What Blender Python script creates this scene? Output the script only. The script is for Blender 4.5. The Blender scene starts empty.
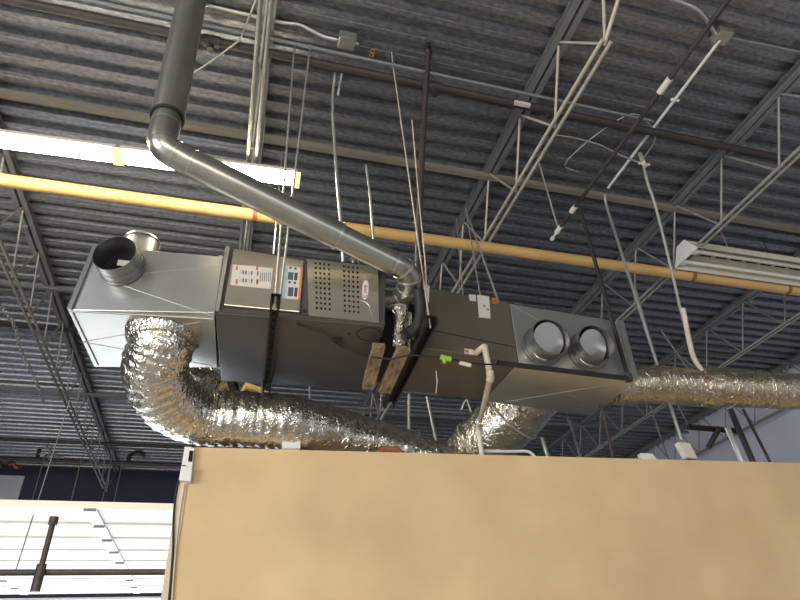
import bpy, math, random
from mathutils import Vector, Matrix, noise
random.seed(7)
C = bpy.context.scene.collection
SC = bpy.context.scene
PI = math.pi

# ------------------------------------------------------------------ camera
F = 600.0
def cdir(px, py): return Vector(((px - 400) / F, -(py - 300) / F, -1.0))
_Y = cdir(203, 711).normalized()
_X = cdir(2758, 565); _X = (_X - _X.dot(_Y) * _Y).normalized()
_Z = _X.cross(_Y)
R = Matrix((_X, _Y, _Z))                 # camera axes -> room axes
EYE = Vector((0, 0, 1.6))
cam_d = bpy.data.cameras.new('camera'); cam = bpy.data.objects.new('camera', cam_d); C.objects.link(cam)
cam_d.sensor_width = 36; cam_d.lens = 27; cam_d.clip_start = .05; cam_d.clip_end = 200
cam.matrix_world = Matrix.Translation(EYE) @ R.to_4x4()
SC.camera = cam
FWD = R @ Vector((0, 0, -1))
# survey helpers: where a line of sight meets a known height / depth / plane of the room
def ray(px, py): return (R @ cdir(px, py)).normalized()
def onz(px, py, z): r = ray(px, py); return EYE + r * ((z - 1.6) / r.z)
def ony(px, py, y): r = ray(px, py); return EYE + r * (y / r.y)
def ond(px, py, d): r = ray(px, py); return EYE + r * (d / r.dot(FWD))
def onplane(px, py, p, n): r = ray(px, py); return EYE + r * ((p - EYE).dot(n) / r.dot(n))
def V(*a): return Vector(a)

# ------------------------------------------------------------------ materials
def foil_mat(name, col, col2, rough):
    m = mat(name, col, rough, .95, .4, 14, 0, 40, col2=col2)
    nt = m.node_tree; b = nt.nodes['Principled BSDF']; tc = nt.nodes.new('ShaderNodeTexCoord'); prev = None
    for (sc, st, dist, ds, rot) in ((30, (1, 1, .35), 1.2, .012, .6), (75, (1, .5, 1), .6, .005, -.5)):
        mp = nt.nodes.new('ShaderNodeMapping'); mp.inputs['Scale'].default_value = st; mp.inputs['Rotation'].default_value = (rot, rot, 0)
        nt.links.new(tc.outputs['Object'], mp.inputs['Vector'])
        n = nt.nodes.new('ShaderNodeTexNoise'); n.noise_type = 'RIDGED_MULTIFRACTAL'; n.inputs['Scale'].default_value = sc; n.inputs['Detail'].default_value = 3; n.inputs['Distortion'].default_value = dist
        nt.links.new(mp.outputs[0], n.inputs['Vector'])
        bp = nt.nodes.new('ShaderNodeBump'); bp.inputs['Strength'].default_value = .9; bp.inputs['Distance'].default_value = ds
        nt.links.new(n.outputs['Fac'], bp.inputs['Height'])
        if prev: nt.links.new(prev.outputs[0], bp.inputs['Normal'])
        prev = bp
    nt.links.new(prev.outputs[0], b.inputs['Normal']); return m
def mat(name, col, rough=.6, metal=0., noise_amt=0., noise_scale=8., bump=0., bump_scale=40., col2=None, emit=None, es=0., spec=None, stretch=None):
    m = bpy.data.materials.new(name); m.use_nodes = True
    nt = m.node_tree; b = nt.nodes['Principled BSDF']
    b.inputs['Base Color'].default_value = (*col, 1); b.inputs['Roughness'].default_value = rough
    b.inputs['Metallic'].default_value = metal
    if spec is not None: b.inputs['Specular IOR Level'].default_value = spec
    tc = nt.nodes.new('ShaderNodeTexCoord'); mp = nt.nodes.new('ShaderNodeMapping')
    nt.links.new(tc.outputs['Object'], mp.inputs['Vector'])
    if stretch: mp.inputs['Scale'].default_value = stretch
    if noise_amt > 0:
        n = nt.nodes.new('ShaderNodeTexNoise'); n.inputs['Scale'].default_value = noise_scale; n.inputs['Detail'].default_value = 6
        nt.links.new(mp.outputs[0], n.inputs['Vector'])
        cr = nt.nodes.new('ShaderNodeValToRGB'); cr.color_ramp.elements[0].position = .32; cr.color_ramp.elements[1].position = .68
        nt.links.new(n.outputs['Fac'], cr.inputs['Fac'])
        mx = nt.nodes.new('ShaderNodeMix'); mx.data_type = 'RGBA'
        c2 = col2 or tuple(c * .55 for c in col)
        mx.inputs[6].default_value = (*col, 1); mx.inputs[7].default_value = (*c2, 1)
        ml = nt.nodes.new('ShaderNodeMath'); ml.operation = 'MULTIPLY'; ml.inputs[1].default_value = noise_amt
        nt.links.new(cr.outputs[0], ml.inputs[0]); nt.links.new(ml.outputs[0], mx.inputs[0])
        nt.links.new(mx.outputs[2], b.inputs['Base Color'])
    if bump > 0:
        n2 = nt.nodes.new('ShaderNodeTexNoise'); n2.inputs['Scale'].default_value = bump_scale; n2.inputs['Detail'].default_value = 4
        nt.links.new(mp.outputs[0], n2.inputs['Vector'])
        bp = nt.nodes.new('ShaderNodeBump'); bp.inputs['Strength'].default_value = bump; bp.inputs['Distance'].default_value = .01
        nt.links.new(n2.outputs['Fac'], bp.inputs['Height']); nt.links.new(bp.outputs[0], b.inputs['Normal'])
    if emit:
        b.inputs['Emission Color'].default_value = (*emit, 1); b.inputs['Emission Strength'].default_value = es
    return m
M = {}
M['deck'] = mat('galvanised_deck', (.34, .35, .38), .34, .75, .75, 40, .12, 220, col2=(.15, .145, .14), stretch=(.6, 1, 1))
M['steel_grey'] = mat('grey_painted_steel', (.24, .245, .245), .5, .35, .5, 6, 0, col2=(.15, .15, .14))
M['steel_tan'] = mat('primed_steel_rod', (.52, .46, .37), .5, .2, .5, 12, col2=(.3, .25, .2))
M['steel_rod'] = mat('grey_painted_rod', (.36, .34, .30), .5, .25, .5, 8, col2=(.22, .20, .17))
M['bridge'] = mat('olive_bridging_paint', (.27, .24, .18), .5, .2, .5, 4, col2=(.20, .175, .14))
M['steel_dark'] = mat('dark_steel', (.05, .045, .042), .5, .4, .6, 10, col2=(.09, .06, .05))
M['black'] = mat('black_rubber', (.012, .012, .012), .65)
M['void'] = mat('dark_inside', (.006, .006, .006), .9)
M['galv'] = mat('galvanised_sheet', (.50, .50, .455), .30, .82, .45, 3, .06, 60, col2=(.40, .395, .345))
M['galv_dark'] = mat('galvanised_collar', (.30, .30, .29), .36, .85, .5, 6, .05, 50, col2=(.2, .2, .19))
M['furn'] = mat('brown_enamel_casing', (.075, .066, .060), .42, .15, .4, 4, 0, col2=(.055, .048, .042))
M['furn_door'] = mat('satin_bronze_door', (.44, .40, .34), .30, .9, .3, 10, .03, 300, col2=(.36, .33, .28), stretch=(1, 1, 12))
M['coil'] = mat('taupe_enamel_casing', (.115, .095, .068), .45, .15, .35, 5, 0, col2=(.085, .072, .05))
M['foil'] = foil_mat('crinkled_foil', (.70, .66, .58), (.45, .40, .32), .2)
M['foil_tan'] = foil_mat('tan_crinkled_foil', (.66, .56, .40), (.45, .36, .24), .24)
M['vent'] = mat('vent_pipe_metal', (.42, .40, .345), .28, .85, .3, 8, .03, 120, col2=(.2, .195, .18))
M['yellow'] = mat('yellow_gas_pipe_paint', (.66, .41, .15), .45, 0, .5, 3, .04, 60, col2=(.48, .30, .12))
M['wall'] = mat('cream_painted_drywall', (.73, .53, .28), .7, 0, .9, 2.0, .25, 9, col2=(.60, .42, .22))
M['bead'] = mat('corner_bead_paint', (.70, .58, .42), .7, 0, .3, 4)
M['white'] = mat('white_plastic', (.78, .77, .72), .4, 0, .2, 10, col2=(.6, .58, .52))
M['pvc'] = mat('aged_white_pvc', (.66, .57, .46), .45, 0, .7, 9, col2=(.42, .32, .24))
M['cream'] = mat('cream_enamel', (.66, .60, .48), .4, 0, .3, 8, col2=(.5, .45, .35))
M['conduit'] = mat('zinc_conduit', (.62, .61, .57), .35, .7, .3, 10)
M['purple'] = mat('dark_violet_wall_paint', (.055, .048, .10), .8, 0, .4, 1.2, col2=(.04, .036, .075))
M['wallgrey'] = mat('pale_grey_block_wall', (.70, .72, .80), .85, 0, .4, 1.5, col2=(.55, .57, .66))
M['wallplain'] = mat('off_white_wall', (.35, .33, .30), .9, 0, .2, 2)
M['floor'] = mat('concrete_floor', (.46, .45, .43), .6, 0, .5, 1.5, col2=(.36, .35, .34))
M['doorskin'] = mat('cream_door_skin', (.88, .86, .76), .5, 0, .2, 3, col2=(.82, .80, .70))
M['stile'] = mat('white_door_stile', (.90, .92, .95), .4)
M['wood'] = mat('weathered_board', (.33, .235, .13), .8, 0, .9, 14, .4, 30, col2=(.06, .04, .025), stretch=(4, .6, 4))
M['label'] = mat('label_paper', (.62, .57, .49), .6, 0, .3, 60, col2=(.45, .42, .38))
M['red'] = mat('label_red', (.52, .10, .05), .6)
M['logo_red'] = mat('badge_red', (.40, .07, .06), .5)
M['orange'] = mat('label_orange', (.62, .20, .07), .6)
M['teal'] = mat('label_teal', (.33, .45, .43), .6)
M['print_blue'] = mat('label_dark_blue', (.07, .09, .15), .6)
M['ink'] = mat('label_ink', (.05, .05, .05), .6)
M['lamp'] = mat('lit_fluorescent_lens', (.95, .95, .9), .4, emit=(1.0, .90, .66), es=60)
M['lampcap'] = mat('glowing_yellow_lampholder', (.75, .70, .25), .4, emit=(1., .9, .4), es=.8)  # yellow holder, the tube's glow on it put in as emission
M['tube_off'] = mat('unlit_tube', (.72, .68, .58), .25)
M['green'] = mat('lime_valve_plastic', (.30, .50, .05), .4)
M['orange_tape'] = mat('orange_mark', (.8, .35, .03), .6)
M['insul'] = mat('yellow_glass_wool', (.58, .44, .20), .95, 0, .6, 30, .6, 60)
M['brick'] = mat('rust_red_clay', (.33, .11, .05), .8, 0, .5, 20)
M['ground'] = mat('outdoor_concrete', (.62, .60, .56), .9, 0, .3, 1)

# ------------------------------------------------------------------ mesh building
class MB:
    def __init__(s): s.v = []; s.f = []; s.m = []; s.mats = []; s.sm = []
    def mi(s, m):
        if m not in s.mats: s.mats.append(m)
        return s.mats.index(m)
    def add(s, vs, fs, m=None, smooth=False):
        b = len(s.v); s.v += [Vector(p) for p in vs]
        for f in fs: s.f.append([b + i for i in f]); s.m.append(0 if m is None else s.mi(m)); s.sm.append(smooth)
        return s
    def hexa(s, c, m=None):   # c: 8 corners bottom ring 0-3, top ring 4-7
        return s.add(c, [(3, 2, 1, 0), (4, 5, 6, 7), (0, 1, 5, 4), (1, 2, 6, 5), (2, 3, 7, 6), (3, 0, 4, 7)], m)
    def box(s, a, b, m=None):
        x0, y0, z0 = a; x1, y1, z1 = b
        return s.hexa([(x0, y0, z0), (x1, y0, z0), (x1, y1, z0), (x0, y1, z0), (x0, y0, z1), (x1, y0, z1), (x1, y1, z1), (x0, y1, z1)], m)
    def bar(s, p, q, w, h, up=(0, 0, 1), m=None, off=(0, 0)):
        p = Vector(p); q = Vector(q); d = (q - p).normalized(); u = Vector(up)
        if abs(d.dot(u)) > .98: u = Vector((1, 0, 0))
        sd = d.cross(u).normalized(); u = sd.cross(d).normalized()
        o = sd * off[0] + u * off[1]
        c = []
        for e in (p, q):
            for a, b in ((-1, -1), (1, -1), (1, 1), (-1, 1)): c.append(e + o + sd * a * w / 2 + u * b * h / 2)
        return s.hexa(c, m)
    def tube(s, pts, r, n=12, m=None, caps=True, wob=0., closed=False):
        pts = [Vector(p) for p in pts]; rings = []; prev = None
        for i, p in enumerate(pts):
            a = pts[max(i - 1, 0)]; b = pts[min(i + 1, len(pts) - 1)]; d = (b - a).normalized()
            if prev is None:
                u = Vector((0, 0, 1)) if abs(d.z) < .9 else Vector((1, 0, 0)); u = (u - d * u.dot(d)).normalized()
            else: u = (prev - d * prev.dot(d)).normalized()
            prev = u; w = d.cross(u)
            rr = r[i] if isinstance(r, (list, tuple)) else r
            ring = []
            for k in range(n):
                t = 2 * PI * k / n; q = rr
                if wob:
                    bp = p + (u * math.cos(t) + w * math.sin(t)) * rr
                    q = rr + wob * (noise.noise(bp * 9) + .8 * noise.noise(bp * 23) + .45 * abs(noise.noise(bp * 50)))
                ring.append(p + (u * math.cos(t) + w * math.sin(t)) * q)
            rings.append(ring)
        vs = [v for g in rings for v in g]; fs = []
        for i in range(len(pts) - 1):
            for k in range(n): fs.append((i * n + k, i * n + (k + 1) % n, (i + 1) * n + (k + 1) % n, (i + 1) * n + k))
        s.add(vs, fs, m, True)
        if caps:
            L = len(pts) - 1
            s.add(rings[0], [tuple(reversed(range(n)))], m); s.add(rings[L], [tuple(range(n))], m)
        return s
    def ringband(s, p, d, r0, r1, length, n=28, m=None):   # open cylinder with wall thickness, along d from p
        p = Vector(p); d = Vector(d).normalized(); q = p + d * length
        s.tube([p, q], r1, n, m, caps=False); b = len(s.v); s.tube([q, p], r0, n, m, caps=False)
        # annular rims
        u = Vector((0, 0, 1)) if abs(d.z) < .9 else Vector((1, 0, 0)); u = (u - d * u.dot(d)).normalized(); w = d.cross(u)
        for e in (p, q):
            vs = []
            for k in range(n):
                t = 2 * PI * k / n; c = u * math.cos(t) + w * math.sin(t); vs += [e + c * r0, e + c * r1]
            s.add(vs, [(2 * k, 2 * k + 1, (2 * k + 3) % (2 * n), (2 * k + 2) % (2 * n)) for k in range(n)], m)
        return s
    def disc(s, p, d, r, th=.003, n=28, m=None):
        p = Vector(p); d = Vector(d).normalized(); return s.tube([p, p + d * th], r, n, m)
    def build(s, name, m, parent=None, bevel=0., origin=None):
        me = bpy.data.meshes.new(name); o = bpy.data.objects.new(name, me); C.objects.link(o)
        if parent is not None:
            org = Vector(parent['_o']); 
        else:
            if origin is None:
                xs = [v.x for v in s.v]; ys = [v.y for v in s.v]; zs = [v.z for v in s.v]
                origin = ((min(xs) + max(xs)) / 2, (min(ys) + max(ys)) / 2, min(zs))
            org = Vector(origin)
        me.from_pydata([tuple(v - org) for v in s.v], [], s.f)
        mats = s.mats if s.mats else [m]
        if s.mats and m is not None and None in s.mats: pass
        for q in mats: me.materials.append(M[q])
        for p, i, sm in zip(me.polygons, s.m, s.sm): p.material_index = i; p.use_smooth = sm
        me.update()
        import bmesh
        bm = bmesh.new(); bm.from_mesh(me); bmesh.ops.recalc_face_normals(bm, faces=bm.faces) if not getattr(s, 'open', False) else None
        bm.to_mesh(me); bm.free()
        o['_o'] = tuple(org)
        if parent is None: o.location = org
        else: o.parent = parent
        if bevel:
            bv = o.modifiers.new('bevel', 'BEVEL'); bv.width = bevel; bv.segments = 2; bv.limit_method = 'ANGLE'
        return o
def tag(o, label, cat, group=None):
    o['label'] = label; o['category'] = cat
    if group: o['group'] = group
    return o
def empty(name, loc, label, cat, group=None):
    o = bpy.data.objects.new(name, None); C.objects.link(o); o.location = loc; o['_o'] = tuple(loc); o.empty_display_size = .1
    return tag(o, label, cat, group)
def struct(o): o['kind'] = 'structure'; return o
def smooth(pts, k=6):
    pts = [Vector(p) for p in pts]; out = []
    P = [pts[0] * 2 - pts[1]] + pts + [pts[-1] * 2 - pts[-2]]
    for i in range(1, len(P) - 2):
        for j in range(k):
            t = j / k; a, b, c, d = P[i - 1:i + 3]
            out.append(.5 * ((2 * b) + (c - a) * t + (2 * a - 5 * b + 4 * c - d) * t * t + (3 * b - a - 3 * c + d) * t ** 3))
    out.append(pts[-1]); return out

# ------------------------------------------------------------------ setting
XL, XR, YB, YF, ZC = -6.5, 7.42, -7.0, 11.3, 5.2
b = MB(); b.box((XL - .2, YB - .2, -.1), (XR + .2, YF + 6, 0)); struct(b.build('floor', 'floor'))
# corrugated roof deck
b = MB(); b.open = True
per = .152; y = YB; prof = []
while y < YF:
    prof += [(y, 5.2), (y + .030, 5.2), (y + .033, 5.204), (y + .038, 5.2), (y + .072, 5.2), (y + .084, 5.243), (y + .140, 5.243)]; y += per
prof += [(y, 5.2)]
vs = []; 
xs = [XL - .1, XR + .1]
for x in xs:
    for (yy, zz) in prof: vs.append((x, yy, zz))
n = len(prof)
b.add(vs, [(i + 1, i, n + i, n + i + 1) for i in range(n - 1)])
vs2 = [(x, yy, 5.30) for x in xs for yy in (YB, y)]
b.add(vs2, [(0, 1, 3, 2)])
struct(b.build('ceiling', 'deck'))
# walls
DX0, DX1, DZ = -4.7, .2, 3.16                      # overhead door opening in the far wall
b = MB(); b.box((XL - .2, YF, 0), (DX0, YF + .2, 5.3)); b.box((DX1, YF, 0), (XR + .2, YF + .2, 5.3)); b.box((DX0, YF, DZ), (DX1, YF + .2, 5.3))
struct(b.build('wall_far', 'purple'))
b = MB(); b.box((XR, YB, 0), (XR + .2, YF, 5.3)); struct(b.build('wall_right', 'wallgrey'))
b = MB(); b.box((XL - .2, YB, 0), (XL, YF, 5.3)); struct(b.build('wall_left', 'purple'))
b = MB(); b.box((DX0, YF - .01, DZ - .03), (DX1, YF + .21, DZ + .004)); struct(b.build('trim_3', 'stile'))
b = MB(); b.box((XL, YB - .2, 0), (XR, YB, .9)); b.box((XL, YB - .2, 3.4), (XR, YB, 5.3))
b.box((XL, YB - .2, .9), (-5.8, YB, 3.4)); b.box((6.5, YB - .2, .9), (XR, YB, 3.4)); struct(b.build('wall_back', 'wallplain'))
# pale patch of wall beside the overhead door
pa = onz(0, 474, 5.12)
b = MB(); b.box((XL, YF - .03, 3.3), (ony(24, 480, YF).x, YF, 5.02)); struct(b.build('trim_1', 'wallgrey'))
# partition wall with cream paint
W0 = onz(187, 447, 2.8); W1 = onz(800, 463, 2.8); wd = (W1 - W0).normalized(); wn = V(-wd.y, wd.x, 0)
W2 = W0 + wd * 6.6
def wp(s, t, z): p = W0 + wd * s + wn * t; return V(p.x, p.y, z)
b = MB(); b.hexa([wp(0, 0, 0), wp(6.6, 0, 0), wp(6.6, .12, 0), wp(0, .12, 0), wp(0, 0, 2.8), wp(6.6, 0, 2.8), wp(6.6, .12, 2.8), wp(0, .12, 2.8)])
wall = struct(b.build('wall_front', 'wall'))
b = MB(); b.hexa([wp(0, .12, 0), wp(.12, .12, 0), wp(.12, 3.2, 0), wp(0, 3.2, 0), wp(0, .12, 2.8), wp(.12, .12, 2.8), wp(.12, 3.2, 2.8), wp(0, 3.2, 2.8)])
struct(b.build('wall_return', 'wall'))
b = MB(); b.hexa([wp(-.012, -.006, 0), wp(.03, -.006, 0), wp(.03, 0, 0), wp(-.012, .1, 0), wp(-.012, -.006, 2.8), wp(.03, -.006, 2.8), wp(.03, 0, 2.8), wp(-.012, .1, 2.8)])
struct(b.build('trim_2', 'bead'))
# door hanging open under the roof
HD = 3.17; sec = .605; Y0 = 6.03
door = bpy.data.objects.new('door_1', None); C.objects.link(door); door.location = (-2.2, Y0, HD); door['_o'] = tuple(door.location); struct(door)
for k in range(8):
    b = MB(); y0 = Y0 + k * sec
    b.box((DX0 - .1, y0 + .006, HD), (DX1 + .1, y0 + sec - .006, HD + .045))
    b.box((DX0 - .1, y0 + .006, HD - .012), (DX1 + .1, y0 + .03, HD)); b.box((DX0 - .1, y0 + sec - .03, HD - .012), (DX1 + .1, y0 + sec - .006, HD))
    o = b.build('door_section', 'doorskin', door)
    s_ = MB(); s_.box((DX0 - .1, y0 + .006, HD + .045), (DX1 + .1, y0 + sec - .006, HD + .05)); s_.build('outer_skin', 'doorskin', o)
    for sx in (-4.35, -2.72, -1.17, .0):
        s_ = MB(); s_.box((sx - .05, y0 + .02, HD - .02), (sx + .05, y0 + sec - .02, HD - .001)); s_.build('stile', 'stile', o)
        h_ = MB(); h_.box((sx - .045, y0 - .035, HD - .026), (sx + .045, y0 + .035, HD - .02)); h_.tube([(sx - .05, y0, HD - .03), (sx + .05, y0, HD - .03)], .009, 8); h_.build('hinge', 'galv_dark', o)
b = MB(); b.box((DX0 - .1, Y0 - .02, HD - .015), (DX1 + .1, Y0, HD + .02)); b.build('bottom_rail', 'doorskin', door)
for tx in (DX0 - .12, DX1 + .12):
    b = MB(); b.bar((tx, Y0 - .2, HD - .03), (tx, YF, HD - .03), .03, .05); b.build('track', 'galv', door)
for i, (px, py) in enumerate(((72, 497), (103, 497), (115, 497), (33, 497))):
    p = ony(px, py, 9.6 + .1 * i)
    b = MB(); b.bar((p.x, p.y, HD + .045), (p.x, p.y, 5.2), .012, .004); b.bar((p.x, p.y, HD + .045), (p.x, p.y, 5.2), .004, .012)
    tag(b.build('door_hanger', 'steel_grey'), ['thin galvanised strap above the open overhead door, second from left', 'thin galvanised strap above the open overhead door, second from right', 'thin galvanised strap above the open overhead door, nearest the cream wall', 'thin galvanised strap above the open overhead door, leftmost'][i], 'hanger', 'hangers above the overhead door')
# outdoor ground
b = MB(); b.box((-25, YF + 6, -.1), (25, 60, 0)); struct(b.build('ground', 'ground'))

# ------------------------------------------------------------------ open web joists
ZT, ZB = 5.15, 4.65
def joist(x, label):
    rod_m = 'steel_tan' if x == 1.8 else 'steel_rod'
    t = empty('roof_joist', (x, YF / 2, ZB), label, 'joist', 'open web roof joists')
    b = MB()
    for s in (-1, 1):
        b.box((x + s * .008, .4, ZT - .005), (x + s * .056, YF, ZT), None) if s > 0 else b.box((x - .056, .4, ZT - .005 + .05), (x - .008, YF, ZT + .05))
        b.box((x + s * .008, .4, ZT), (x + s * .013, YF, ZT + .05)) if s > 0 else b.box((x - .013, .4, ZT), (x - .008, YF, ZT + .05))
    b = MB()
    for s in (-1, 1):
        a0, a1 = sorted((x + s * .010, x + s * .055)); b.box((a0, .4, 5.194), (a1, YF, 5.2))
        a0, a1 = sorted((x + s * .010, x + s * .016)); b.box((a0, .4, 5.145), (a1, YF, 5.194))
    # seen from below the two angles read as broad flanges
    for s in (-1, 1):
        a0, a1 = sorted((x + s * .016, x + s * .052)); b.box((a0, .4, 5.145), (a1, YF, 5.151))
    b.build('top_chord', 'steel_grey', t)
    b = MB()
    for s in (-1, 1): b.tube([(x + s * .027, 1.60, ZB), (x + s * .027, YF - .75, ZB)], .0125, 8)
    b.build('bottom_chord', rod_m, t)
    w = MB(); w.tube([(x, .78, 5.17), (x, 1.63, ZB)], .012, 8); w.build('web_rod', rod_m, t)
    w = MB(); w.tube([(x, 1.42, 5.17), (x, 1.62, ZB)], .010, 8); w.build('web_rod', rod_m, t)
    nb = 1.62; nt_ = 1.95
    while nt_ < YF - .8:
        w = MB(); w.tube([(x, nb, ZB), (x, nt_, 5.16)], .009, 8); w.build('web_rod', rod_m, t)
        w = MB(); w.tube([(x, nt_ + .02, 5.16), (x, nb + .61, ZB)], .009, 8); w.build('web_rod', rod_m, t)
        nb += .61; nt_ += .61
    w = MB(); w.tube([(x, nb - .1, ZB), (x, YF, 5.15)], .012, 8); w.build('web_rod', rod_m, t)
    return t
jl = {-3.72: 'open web steel joist at far left, beyond the joist nearest the left plenum', -1.9: 'open web steel joist running past the left end of the galvanised plenum', -.08: 'open web steel joist straight above the furnace cabinet',
      1.8: 'open web steel joist with tan twin bottom rods above the taupe coil cabinet', 3.6: 'open web steel joist between the black branch pipe and the unlit fixture', 5.4: 'open web steel joist passing behind the unlit fixture on the right', 7.2: 'dark open web steel joist against the pale right wall'}
for x in (-3.72, -1.9, -.08, 1.8, 3.6, 5.4, 7.2): joist(x, jl[x])
# bridging angles across the joists
def bridging(p, q, label, m='steel_grey', w=.038):
    b = MB(); b.bar(p, q, w, .004, off=(0, -w / 2)); b.bar(p, q, .004, w, off=(w / 2, 0))
    return tag(b.build('bridging_angle', m), label, 'brace', 'bridging angles across the joists')
bridging((XL, 3.16, 5.14), (XR, 3.20, 5.14), 'long bridging angle crossing above the lit fixture right fixture', 'bridge', .045)
bridging((XL, 5.55, 5.14), (XR, 5.55, 5.14), 'bridging angle crossing behind the top edge of the left plenum')
bridging((XL, 6.35, 5.14), (XR, 6.35, 5.14), 'dark bridging angle just beyond the left plenum lower corner', 'steel_dark', .045)
bridging((XL, 8.05, 5.14), (XR, 8.05, 5.14), 'bridging angle over the bend of the silver duct')
bridging((XL, 4.62, 5.14), (-1.9, 4.62, 5.14), 'short bridging angle at the far left below the gas pipe', 'steel_grey', .03)

# ------------------------------------------------------------------ pipes under the roof
t = empty('gas_pipe', (0, 3.44, 4.6), 'long yellow painted gas pipe crossing the room below the joists', 'pipe')
b = MB(); b.tube([(XL, 3.43, 4.6), (XR, 3.45, 4.6)], .046, 20); b.build('pipe', 'yellow', t)
for px in (177 + 78, 692, 787):
    y_ = 215 if px < 300 else (277 if px < 700 else 290)
    p = ony(px, y_, 3.44); b = MB(); b.ringband((p.x - .015, 3.44, 4.6), (1, 0, 0), .046, .052, .03, 20); b.build('band', 'brick', t)
    b = MB(); b.tube([(p.x, 3.44, 4.65), (p.x, 3.44, 5.2)], .005, 6); b.build('hanger_rod', 'steel_dark', t)
t = empty('sprinkler_main', (0, 2.45, 5.07), 'dark sprinkler main pipe close under the roof deck near the top edge', 'pipe')
b = MB(); b.tube([(XL, 2.40, 5.07), (XR, 2.42, 5.07)], .030, 16); b.build('pipe', 'steel_dark', t)
for px, py in ((212, 39), (437, 78), (548, 108)):
    p = onz(px, py, 5.07); b = MB(); b.tube([(p.x - .05, 2.41, 5.07), (p.x + .05, 2.41, 5.07)], .040, 16); b.tube([(p.x, 2.41, 5.07), (p.x, 2.41, 5.0)], .018, 10); b.tube([(p.x, 2.41, 5.0), (p.x, 2.41, 4.985)], .022, 10)
    b.build('fitting', 'steel_dark', t)
p = onz(525, 101, 5.03); b = MB(); b.box((p.x - .06, 2.375, 5.035), (p.x + .06, 2.4, 5.06)); b.build('tag', 'label', t)
t = tag(MB().tube([(XL, 2.31, 5.08), (-.1, 2.31, 5.08), (2.75, 2.33, 5.08)], .012, 8).build('electrical_conduit', 'steel_grey'), 'thin grey conduit running beside the dark sprinkler main', 'conduit')
# far sprinkler lines, left
t = empty('sprinkler_line', (-3, 10.2, 4.98), 'black sprinkler line low in the far left under the deck', 'pipe')
b = MB(); b.tube([(XL, 10.2, 4.95), (1.5, 10.2, 4.95)], .035, 10); b.build('pipe', 'steel_dark', t)
p = ony(38, 455, 10.2); b = MB(); b.tube([(p.x, 10.2, 4.95), (p.x, 10.2, 5.12)], .03, 10); b.build('fitting', 'steel_dark', t)
p = ony(130, 455, 10.2); b = MB(); b.tube(smooth([(p.x, 10.2, 4.95), (p.x, 10.2, 5.08), (p.x + .12, 10.2, 5.14), (p.x + .22, 10.2, 5.10)]), .035, 10); b.build('fitting', 'steel_dark', t)
t = tag(MB().tube([(XL, 9.5, 5.0), (XR, 9.5, 5.0)], .028, 10).build('sprinkler_line', 'steel_dark'), 'thinner dark pipe crossing the deck in front of the far sprinkler line', 'pipe')
# branch pipe with drop fitting
t = empty('sprinkler_branch', (2.165, 2, 4.45), 'black branch pipe slanting over the taupe cabinet, with a white end fitting', 'pipe')
b = MB(); b.tube([(2.165, .6, 4.45), (2.165, 2.93, 4.45)], .014, 12); b.build('pipe', 'steel_dark', t)
b = MB(); b.tube([(2.165, 1.62, 4.45), (2.165, 1.72, 4.45)], .019, 12); b.build('coupling', 'cream', t)
b = MB(); b.tube([(2.165, 2.70, 4.45), (2.165, 2.76, 4.45)], .020, 12); b.build('coupling', 'cream', t)
b = MB(); b.tube([(2.165, 2.92, 4.45), (2.165, 2.99, 4.447)], .019, 12); b.tube([(2.165, 2.99, 4.447), (2.165, 3.06, 4.445)], .008, 8); b.tube([(2.165, 3.05, 4.445), (2.165, 3.07, 4.445)], .015, 10); b.build('end_fitting', 'white', t)
b = MB(); b.tube([(2.165, 2.96, 4.46), (2.15, 2.96, 4.9), (2.14, 2.96, 5.2)], .006, 6); b.build('hanger_rod', 'steel_tan', t)
# white conduit beside it and its plumb drop
EX, EY = 2.80, 3.10
t = empty('electrical_conduit', (EX, EY, 2.8), 'pale conduit running along the deck then dropping behind the right duct', 'conduit')
b = MB(); b.tube([onz(720, 40, 5.13), onz(608, 188, 5.13)], .011, 8); b.build('roof_run', 'white', t)
pt = onz(604, 198, 5.13); pt2 = V(pt.x, pt.y, 0)
dn = [onz(605, 194, 5.13)] + [V(pt.x, pt.y, z) for z in (5.03, 4.5, 4.0, 3.6, 3.2, 2.95)]
b = MB(); b.tube(smooth(dn, 4), .0115, 10); b.build('drop', 'conduit', t)
b = MB(); b.tube([onz(675, 100, 5.13) + V(-.03, 0, 0), onz(675, 100, 5.13) + V(.03, 0, 0)], .012, 8); b.build('strap', 'white', t)
b = MB(); q = onz(722, 36, 5.15); b.box(q - V(.05, .05, .025), q + V(.05, .05, .03)); tag(b.build('junction_box', 'galv', bevel=.004), 'square metal junction box on the deck at the upper right', 'box')
b = MB(); b.tube(smooth([q + V(-.05, 0, 0), onz(700, 12, 5.12), onz(680, 2, 5.15), onz(640, -12, 5.16)]), .012, 8); tag(b.build('electrical_conduit', 'conduit'), 'bent grey conduit entering the upper right junction box from the left', 'conduit')
b = MB(); b.tube([q + V(.05, 0, 0), onz(800, 52, 5.12), onz(860, 66, 5.12)], .010, 8); tag(b.build('electrical_conduit', 'steel_grey'), 'dark thin conduit leaving the upper right junction box to the right', 'conduit')
# floodlight/speaker box on the wall top
p = onz(698, 452, 2.84)
sp = empty('floodlight', (p.x, p.y, 2.8), 'small beige box light on top of the cream wall under the right duct', 'light')
pc = V(pt.x + .02, pt.y + .05, 2.86)
b = MB(); b.hexa([pc + V(.005, -.02, -.02), pc + V(.085, -.03, -.03), pc + V(.09, .02, -.03), pc + V(.01, .03, -.02), pc + V(-.02, -.01, .09), pc + V(.07, -.02, .085), pc + V(.075, .03, .085), pc + V(-.015, .04, .09)]); b.build('housing', 'cream', sp, bevel=.006)
b = MB(); b.box(pc + V(.03, 0, -.06), pc + V(.055, .02, -.02)); b.box(pc + V(.0, -.01, -.06), pc + V(.08, .03, -.05)); b.build('bracket', 'steel_dark', sp)
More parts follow.
